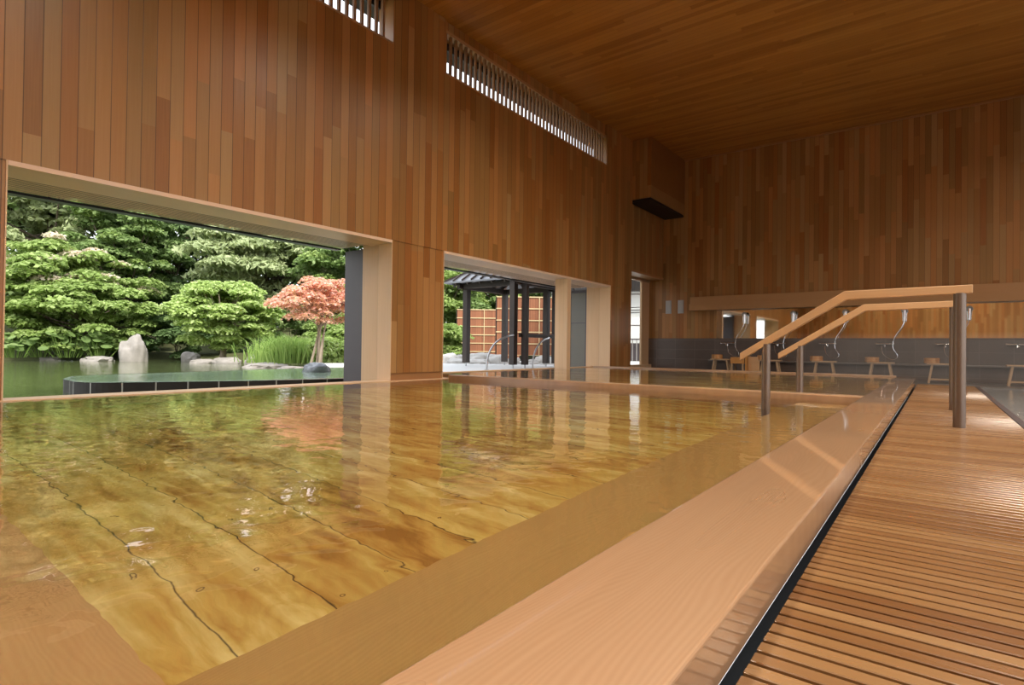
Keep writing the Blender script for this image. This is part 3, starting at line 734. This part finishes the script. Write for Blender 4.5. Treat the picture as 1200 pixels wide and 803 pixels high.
def loop_rail(pts, lab):
    t = thing('grab_rail', lab, 'handrail', pts[0], group='curved steel grab rails on the terrace')
    o_ = Vector(pts[0])
    MB().tube([p-o_ for p in smooth_curve(pts, 8)], .024, 12).build('rail', M['steel'], t, smooth=True)
    MB().cyl((0, 0, 0), (0, 0, .012), .05).build('base_plate', M['steel'], t, smooth=True)
loop_rail([(-9.15, 11.05, .03), (-9.15, 11.07, .30), (-9.13, 11.2, .58), (-9.12, 11.5, .80), (-9.14, 11.95, .92), (-9.25, 12.3, .95), (-9.36, 12.42, .95)], 'curved steel grab rail rising from the terrace in front of the gazebo')
loop_rail([(-9.05, 12.95, .03), (-9.05, 12.97, .30), (-9.04, 13.1, .58), (-9.02, 13.35, .80), (-9.06, 13.75, .90), (-9.2, 14.0, .92), (-9.3, 14.05, .92)], 'curved steel grab rail beside the paired gazebo posts')

# neighbouring building seen through the narrow window
nb = thing('annex_building', 'white annex wall with dark roof edge seen through the narrow corner window', 'building', (-13, 24.5, -.3), 1.1)
nb.rotation_euler.z = .5
MB().box(-2.5, 4, 0, .3, 1.2, 3.7).build('wall', M['bldg'], nb)
MB().box(-2.7, 4.2, -.5, .5, 3.7, 4.8).build('roof', M['black'], nb)
tmp = MB()
for z_ in (3.55, 2.05): tmp.box(-2.5, 4, -.02, -.001, z_, z_+.04)
tmp.build('joint', M['dark_metal'], nb)
cbl = MB()
for k in range(3): cbl.tube(smooth_curve([(-2.5, -.12, 2.75+k*.12), (.8, -.12, 2.65+k*.13), (4, -.12, 2.85+k*.1)], 6), .02, 6)
cbl.build('cable', M['black'], nb)
gr = thing('metal_grille', 'dark upright metal grille below the white annex wall', 'fence', (-13, 24.3, -.3), .5)
tmp = MB()
for k in range(32): tmp.box(-2.5+k*.2, -2.45+k*.2, -.1, -.06, 0, 1.35)
tmp.build('bars', M['steel'], gr); MB().box(-2.5, 4, -.12, -.05, 1.35, 1.42).box(-2.5, 4, -.12, -.05, -.02, .04).build('frame', M['dark_metal'], gr)
MB().box(-2.5, 4, .2, .3, 0, 1.4).build('back_panel', M['dark_metal'], gr)

# ------------------------------------------------------------------ steam
m_, t_, o_ = nt('thin_steam'); g = G(t_); v_, sp_ = g.pos()
vs_c = g.n('ShaderNodeVolumeScatter'); vs_c.inputs[0].default_value = (1, 1, 1, 1); vs_c.inputs['Anisotropy'].default_value = .2
vs_c.inputs['Density'].default_value = .024
t_.links.new(vs_c.outputs[0], o_.inputs['Volume'])
o = MB().box(-1.6, 4.5, 8.2, 15.2, .15, .85).build('steam', m_); tag(o, 'thin steam drifting low over the far ends of the baths', 'steam', kind='stuff')
# ------------------------------------------------------------------ foliage
def leaf_mesh(name, centers, normals, size, mat, parent, aspect=1.5, size_var=.4):
    n = len(centers); nrm = normals/np.linalg.norm(normals, axis=1)[:, None]
    r = rng.normal(size=(n, 3)); t1 = np.cross(nrm, r); t1 /= np.linalg.norm(t1, axis=1)[:, None]; t2 = np.cross(nrm, t1)
    s = (size*(1+size_var*(rng.random(n)-.5)*2))[:, None]
    a = centers+t1*s*.5*aspect; b = centers+t2*s*.5+nrm*s*.12; c = centers-t1*s*.5*aspect; d = centers-t2*s*.5+nrm*s*.12
    V = np.stack([a, b, c, d], 1).reshape(-1, 3)
    me = bpy.data.meshes.new(name); me.vertices.add(4*n); me.vertices.foreach_set('co', V.ravel().astype(np.float32))
    me.loops.add(6*n); me.polygons.add(2*n)
    base = np.arange(n)[:, None]*4; idx = (base+np.array([[0, 1, 2, 0, 2, 3]])).ravel()
    me.loops.foreach_set('vertex_index', idx.astype(np.int32)); me.polygons.foreach_set('loop_start', np.arange(0, 6*n, 3, dtype=np.int32))
    try: me.polygons.foreach_set('loop_total', np.full(2*n, 3, dtype=np.int32))
    except Exception: pass
    me.update(calc_edges=True); me.validate()
    me.materials.append(mat); o = bpy.data.objects.new(name, me); link(o, parent); return o

def pads_in(c, r, k, pr, flat, shell=.75):
    """pad centres spread through an ellipsoid, mostly near its surface"""
    out = []
    for _ in range(k):
        v = rng.normal(size=3); v /= np.linalg.norm(v)
        v[2] = abs(v[2]) if rng.random() < .3 else v[2]
        f = shell+(1-shell)*rng.random() if rng.random() < .8 else rng.random()*shell
        out.append((np.array(c)+v*np.array(r)*f, pr*(.7+.6*rng.random())))
    return out

def pad_leaves(pads, total, flat, droop=.25, jit=.5, tex=0):
    w = np.array([p[1]**2 for p in pads]); w /= w.sum(); C_, N_ = [], []
    for (c, r), q in zip(pads, w):
        k = max(6, int(total*q)); v = rng.normal(size=(k, 3)); v /= np.linalg.norm(v, axis=1)[:, None]
        v[:, 2] = np.where(rng.random(k) < .72, np.abs(v[:, 2]), v[:, 2])
        rad = (.55+.5*rng.random(k))[:, None]
        p = v*rad*np.array([r, r, r*flat]); rr = (p[:, 0]**2+p[:, 1]**2)/(r*r); p[:, 2] -= rr*r*droop
        C_.append(p+c); nn = v*np.array([.5, .5, 1])+np.array([0, 0, .7])+rng.normal(size=(k, 3))*jit; N_.append(nn)
    return np.concatenate(C_), np.concatenate(N_)

def tree(label, base, cc, cr, leaf, n, size, pads=40, pr=.8, flat=.35, trunk_r=.15, bark='bark', name='tree', cat='tree', group=None, stems=1, extra=None, aspect=1.5, jit=.5, shell=.75, droop=.25):
    t = thing(name, label, cat, base, group=group); b = np.array(base); c = np.array(cc)-b
    P_ = pads_in(c, cr, pads, pr, flat, shell)
    Cn, Nn = pad_leaves(P_, n, flat, droop, jit)
    leaf_mesh('foliage', Cn, Nn, size, LEAF[leaf], t, aspect)
    if extra:
        k2, cnt, sz = extra; sel = P_[::3]; Ce, Ne = pad_leaves([(p+np.array([0, 0, r*flat*.5+rng.normal()*.12]), r*.8) for p, r in sel], cnt, flat*1.3, .2, .6)
        leaf_mesh('blossom' if k2 == 'blossom' else 'young_leaves', Ce, Ne, sz, LEAF[k2], t, 1.2)
    tr = MB(); cen = Vector(c)
    for s_ in range(stems):
        o0 = Vector((rng.normal()*.05*stems, rng.normal()*.05*stems, -.3)); sp_ = Vector((rng.normal()*cr[0]*.12*(stems > 1), rng.normal()*cr[1]*.12*(stems > 1), 0))
        mid = o0.lerp(cen+sp_, .55)+Vector((rng.normal()*.12, rng.normal()*.12, 0)); tp = cen+sp_*2+Vector((0, 0, cr[2]*.5))
        tr.tube(smooth_curve([o0, mid, tp], 5), [trunk_r*(1-.85*i_/10) for i_ in range(11)], 8)
    for p, r in P_[::max(1, len(P_)//16)]:
        st = Vector((0, 0, 0)).lerp(cen, .55+.35*rng.random()); st.z = max(.2, st.z); e = Vector(p)
        tr.tube(smooth_curve([st, st.lerp(e, .5)+Vector((0, 0, -.1*cr[2])), e], 4), [trunk_r*.38*(1-.8*i_/8) for i_ in range(9)], 6)
    tr.build('trunk', M[bark], t, smooth=True)
    return t

tree('flowering dogwood with cream-pink blossoms over the pond, beside the pillar', (-35.4, 8.3, 0), (-35.4, 8.1, 3.3), (2.4, 4.8, 2.5), 'fresh', 30000, .15, 130, .8, .22, shell=.5, extra=('blossom', 8000, .15), name='dogwood_tree')
tree('feathery grey-green pine rising behind the dogwood', (-43.5, 10.6, 1), (-43.5, 10.2, 9.0), (3.4, 6.4, 4.6), 'pine', 36000, .17, 120, 1.2, .22, .25, name='pine_tree', aspect=2.6, jit=.8)
tree('tall mid-green broadleaf tree between dogwood and dark conifers', (-38.2, 12.7, .5), (-38.2, 12.6, 5.6), (2.2, 2.9, 4.8), 'mid', 28000, .16, 110, .85, .28, .2, extra=('fresh', 7000, .15), name='broadleaf_tree')
tree('bright layered maple leaning low over the water left of the standing stone', (-33.6, 9.6, .1), (-33.0, 9.3, 1.9), (1.9, 3.3, 1.7), 'fresh', 22000, .14, 90, .7, .2, .14, name='maple_tree', extra=('lime', 1800, .17))
tree('dark tall tree with open crown showing patches of sky', (-40.5, 16.0, .6), (-40.5, 16.0, 6.6), (2.6, 2.8, 6.6), 'dark', 20000, .18, 90, 1.05, .3, .22, name='shade_tree')
tree('second dark tall tree, beside the layered pine', (-42.5, 19.0, .6), (-42.5, 19.0, 6.4), (2.6, 3.2, 6.6), 'mid', 22000, .18, 90, 1.1, .3, .22, name='shade_tree')
tree('broad pine with layered grey-green clouds of needles above the lime maple', (-32.5, 18.4, .3), (-32.0, 18.6, 5.7), (2.9, 4.6, 2.8), 'pine', 42000, .15, 95, 1.15, .2, .24, name='pine_tree', aspect=2.6, jit=.8, shell=.6)
tree('rounded lime-green maple on the shore beside the pink one', (-26.6, 12.9, 0), (-26.35, 12.8, 2.05), (1.7, 2.35, 1.6), 'lime', 26000, .12, 100, .6, .25, .12, name='maple_tree', stems=3, bark='bark_pale')
tree('small coral-pink maple with bare pale stems beside the dark sliding door', (-17.65, 11.75, -.05), (-17.6, 11.95, 2.2), (1.2, 1.9, .95), 'pink', 16000, .075, 120, .36, .25, .055, bark='bark_pale', name='pink_maple_tree', stems=5, shell=.45, droop=.4)
tree('green tree standing behind the coral-pink maple', (-27.5, 21.8, 0), (-27.6, 21.4, 4.4), (2.6, 3.6, 5.4), 'mid', 30000, .15, 120, .9, .26, .2, name='broadleaf_tree', extra=('fresh', 8000, .14))
tree('bright green maple seen through the second opening, left of the cedar fence', (-20.7, 21.0, -.2), (-20.8, 21.2, 2.9), (2.0, 2.6, 3.6), 'fresh', 26000, .12, 110, .7, .22, .15, name='maple_tree', extra=('lime', 2500, .15))
tree('layered green tree rising behind the far cedar fence', (-20.0, 26.0, -.2), (-20.0, 26.0, 4.2), (2.6, 3.6, 3.9), 'fresh', 22000, .14, 100, .85, .22, .18, name='maple_tree')
tree('dark tree behind the tall cedar fence length', (-16.5, 27.5, -.2), (-16.5, 27.5, 3.6), (2.4, 3.0, 3.4), 'mid', 16000, .16, 70, .9, .3, .18, name='broadleaf_tree')
BT = [(-56, 6, 12, 'mid'), (-55.9, 11.5, 13.5, 'mid'), (-53, 16.2, 14, 'dark'), (-49, 21.8, 14, 'mid'), (-43, 27.0, 12, 'mid'), (-35, 31, 10, 'mid'), (-24.5, 35, 7, 'mid'), (-50, 0, 11, 'mid'), (-29, 30, 8, 'mid'), (-20.5, 30.5, 7, 'mid')]
BL = ['behind the feathery pine, nearest the pillar', 'behind the feathery pine and the dogwood', 'behind the first dark tree', 'behind the second dark tree', 'behind the layered pine', 'behind the pink maple, far back', 'behind the gazebo, far back', 'far back at the pillar side', 'rising behind the green tree past the coral maple', 'rising behind the far cedar fence and its layered tree']
for (x, y, zc, lf), bl in zip(BT, BL):
    tree('tall forest tree '+bl, (x, y, 1.5), (x, y, zc*.72), (3.2, 3.8, zc*.70), lf, 15000, .30, 90, 1.6, .4, .3, name='forest_tree', cat='tree', group='forest trees closing the garden')
# shrubs
SH = [(-39.5, 9.5, 1.8, 1.5, 3.0, 2.2, 'mid', 'tall thicket shrub behind the dogwood trunk'), (-39.0, 14.2, 1.8, 1.5, 2.6, 2.4, 'dark', 'tall thicket shrub between the two shade trees'),
      (-37.5, 18.0, 1.8, 1.5, 2.6, 2.6, 'mid', 'tall thicket shrub behind the layered pine trunk'), (-33.0, 22.5, 1.8, 1.5, 2.8, 2.6, 'mid', 'tall thicket shrub behind the coral maple, farther off'), (-26.5, 25.5, 1.6, 1.5, 2.6, 2.4, 'mid', 'tall thicket shrub behind the far cedar fence end'),
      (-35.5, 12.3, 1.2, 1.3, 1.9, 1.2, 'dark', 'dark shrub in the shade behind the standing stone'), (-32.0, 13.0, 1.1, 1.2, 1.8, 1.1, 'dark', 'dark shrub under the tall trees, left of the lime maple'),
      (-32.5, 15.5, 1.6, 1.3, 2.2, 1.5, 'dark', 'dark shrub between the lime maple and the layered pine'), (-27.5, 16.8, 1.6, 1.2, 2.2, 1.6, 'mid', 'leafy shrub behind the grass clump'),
      (-24.5, 17.6, 1.2, 1.1, 1.8, 1.3, 'fresh', 'bright shrub behind the pink maple stems'), (-19.8, 13.8, .45, .6, .7, .5, 'lime', 'small lime-green shrub beside the pink maple trunk'),
      (-20.3, 15.4, .9, .8, 1.1, .9, 'fresh', 'bright green shrub beside the dark sliding door'), (-38, 5.5, 1.6, 1.4, 2.6, 1.4, 'mid', 'shrub beneath the dogwood at the pillar side'),
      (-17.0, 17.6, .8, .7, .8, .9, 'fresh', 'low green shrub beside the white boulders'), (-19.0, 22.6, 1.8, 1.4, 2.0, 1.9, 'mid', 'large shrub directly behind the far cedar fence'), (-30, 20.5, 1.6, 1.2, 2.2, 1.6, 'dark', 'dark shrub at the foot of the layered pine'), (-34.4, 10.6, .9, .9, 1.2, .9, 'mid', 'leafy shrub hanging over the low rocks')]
for x, y, z, a_, b_, c_, lf, lab in SH:
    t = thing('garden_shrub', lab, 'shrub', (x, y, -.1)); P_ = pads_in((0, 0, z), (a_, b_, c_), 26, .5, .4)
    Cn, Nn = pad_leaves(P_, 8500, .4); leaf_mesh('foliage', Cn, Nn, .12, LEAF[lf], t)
    m = MB()
    for k in range(5): m.tube([(0, 0, 0), (rng.normal()*.1, rng.normal()*.1, z*.5), (rng.normal()*a_*.4, rng.normal()*b_*.4, z)], [.03, .025, .01], 6)
    m.build('stem', M['bark'], t)
# butterbur: big round leaves on stalks by the water
for i, (x, y, r_) in enumerate(((-32.2, 6.5, .9), (-32.6, 7.5, .8), (-31.9, 8.3, .8), (-31.3, 9.35, .5))):
    t = thing('butterbur_plant', 'clump of big round-leaved butterbur at the pond edge', 'plant', (x, y, 0.0), group='butterbur clumps at the pond edge')
    t['label'] = ['butterbur clump with big round leaves beside the pillar', 'butterbur clump with big round leaves above the smallest low boulder', 'butterbur clump with big round leaves above the long low boulder', 'butterbur clump with big round leaves beside the standing stone'][i]
    m = MB(); st = MB()
    for k in range(50):
        px, py = rng.normal()*r_*.45, rng.normal()*r_*.6; h = .25+.75*rng.random(); r = .12+.10*rng.random()
        tilt = Matrix.Rotation(rng.normal()*.35+.35, 4, 'Y') @ Matrix.Rotation(rng.normal()*.3, 4, 'X')
        cvt = m.bm.verts.new((px, py, h)); rr = [m.bm.verts.new(Vector((px, py, h))+tilt @ Vector((r*math.cos(q*math.pi/5), r*math.sin(q*math.pi/5), .03))) for q in range(10)]
        for q in range(10): m.bm.faces.new((cvt, rr[q], rr[(q+1) % 10]))
        st.tube([(px*.5, py*.5, -.1), (px, py, h)], .01, 5)
    m.build('leaves', LEAF['mid'], t); st.build('stalks', LEAF['grass'], t)
# tall grass clump
gt = thing('grass_clump', 'clump of long arching grass on the shore between the two maples', 'grass', (-20.6, 12.6, -.1))
m = MB(); K = 1500
for k in range(K):
    px, py = rng.normal()*.5, rng.normal()*.62; h = .45+.75*rng.random(); dx, dy = rng.normal()*.25, rng.normal()*.25; w = .012
    p0 = Vector((px, py, 0)); p1 = p0+Vector((dx*.4, dy*.4, h*.7)); p2 = p0+Vector((dx*1.5, dy*1.5, h*.95)); s_ = Vector((w, w, 0))
    a_ = [m.bm.verts.new(q) for q in (p0-s_, p0+s_, p1+s_, p1-s_)]; m.bm.faces.new(a_); tp = m.bm.verts.new(p2); m.bm.faces.new((a_[3], a_[2], tp))
m.build('blades', LEAF['grass'], gt)

# ------------------------------------------------------------------ light and camera
def portal(loc, rot, sx, sy):
    L = bpy.data.lights.new('sky_portal', 'AREA'); L.shape = 'RECTANGLE'; L.size = sx; L.size_y = sy; L.cycles.is_portal = True
    o = bpy.data.objects.new('sky_portal', L); o.location = loc; o.rotation_euler = rot; link(o)
portal((-8.4, 3.64, 1.1), (0, -math.pi/2, 0), 2.4, 4.7)
portal((-8.4, 9.6, 1.1), (0, -math.pi/2, 0), 2.4, 4.6)
portal((W-.4, 10.2, 5.85), (0, -math.pi/2, 0), .8, 6.1)
portal((W-.4, 1.4, 5.85), (0, -math.pi/2, 0), .8, 9)
portal((XR+.25, 3.8, 2.15), (0, math.pi/2, 0), 4.1, 14.4)

w = bpy.data.worlds.new('overcast'); scene.world = w; w.use_nodes = True; t = w.node_tree; t.nodes.clear()
g = G(t); bg = g.n('ShaderNodeBackground'); ow = g.n('ShaderNodeOutputWorld')
tc = g.n('ShaderNodeTexCoord'); sp = g.n('ShaderNodeSeparateXYZ'); t.links.new(tc.outputs['Generated'], sp.inputs[0])
c = g.ramp(g.m('MULTIPLY', sp.outputs[2], 1.0, clamp=True), [(0, (.90, .93, .96)), (1, (.80, .88, 1.0))])
g.put(bg.inputs[0], c); bg.inputs[1].default_value = 2.2; t.links.new(bg.outputs[0], ow.inputs[0])
sun = bpy.data.lights.new('sun', 'SUN'); sun.energy = 4.2; sun.angle = math.radians(12); sun.color = (1, .96, .88)
so = bpy.data.objects.new('sun', sun); so.rotation_euler = Vector((.45, -.35, -1)).to_track_quat('-Z', 'Y').to_euler()
so.rotation_euler = Vector((-.80, .35, -1)).to_track_quat('-Z', 'Y').to_euler(); link(so)

cam = bpy.data.cameras.new('camera'); co = bpy.data.objects.new('camera', cam); link(co)
f_ = 657.606; cam.sensor_width = 36; cam.lens = f_/1200*36; cam.clip_start = .02; cam.clip_end = 300
VYv = Vector((497, 12.5, f_)).normalized(); VXv = -Vector((-870, -4.5, f_)).normalized(); VZv = VXv.cross(VYv)
R = Matrix((VXv, VYv, VZv))           # world <- camera (x right, y down, z forward)
Rb = R @ Matrix(((1, 0, 0), (0, -1, 0), (0, 0, -1)))
co.matrix_world = Matrix.Translation((0, 0, .6)) @ Rb.to_4x4()
scene.camera = co
vs_ = scene.view_settings; vs_.view_transform = 'Standard'; vs_.look = 'None'; vs_.exposure = 0.25; vs_.gamma = 1; vs_.use_curve_mapping = False
scene.cycles.max_bounces = 10; scene.cycles.diffuse_bounces = 4; scene.cycles.glossy_bounces = 4; scene.cycles.transmission_bounces = 6
scene.cycles.sample_clamp_indirect = 40.0; scene.cycles.caustics_refractive = True; scene.cycles.caustics_reflective = False
scene.cycles.use_denoising = True
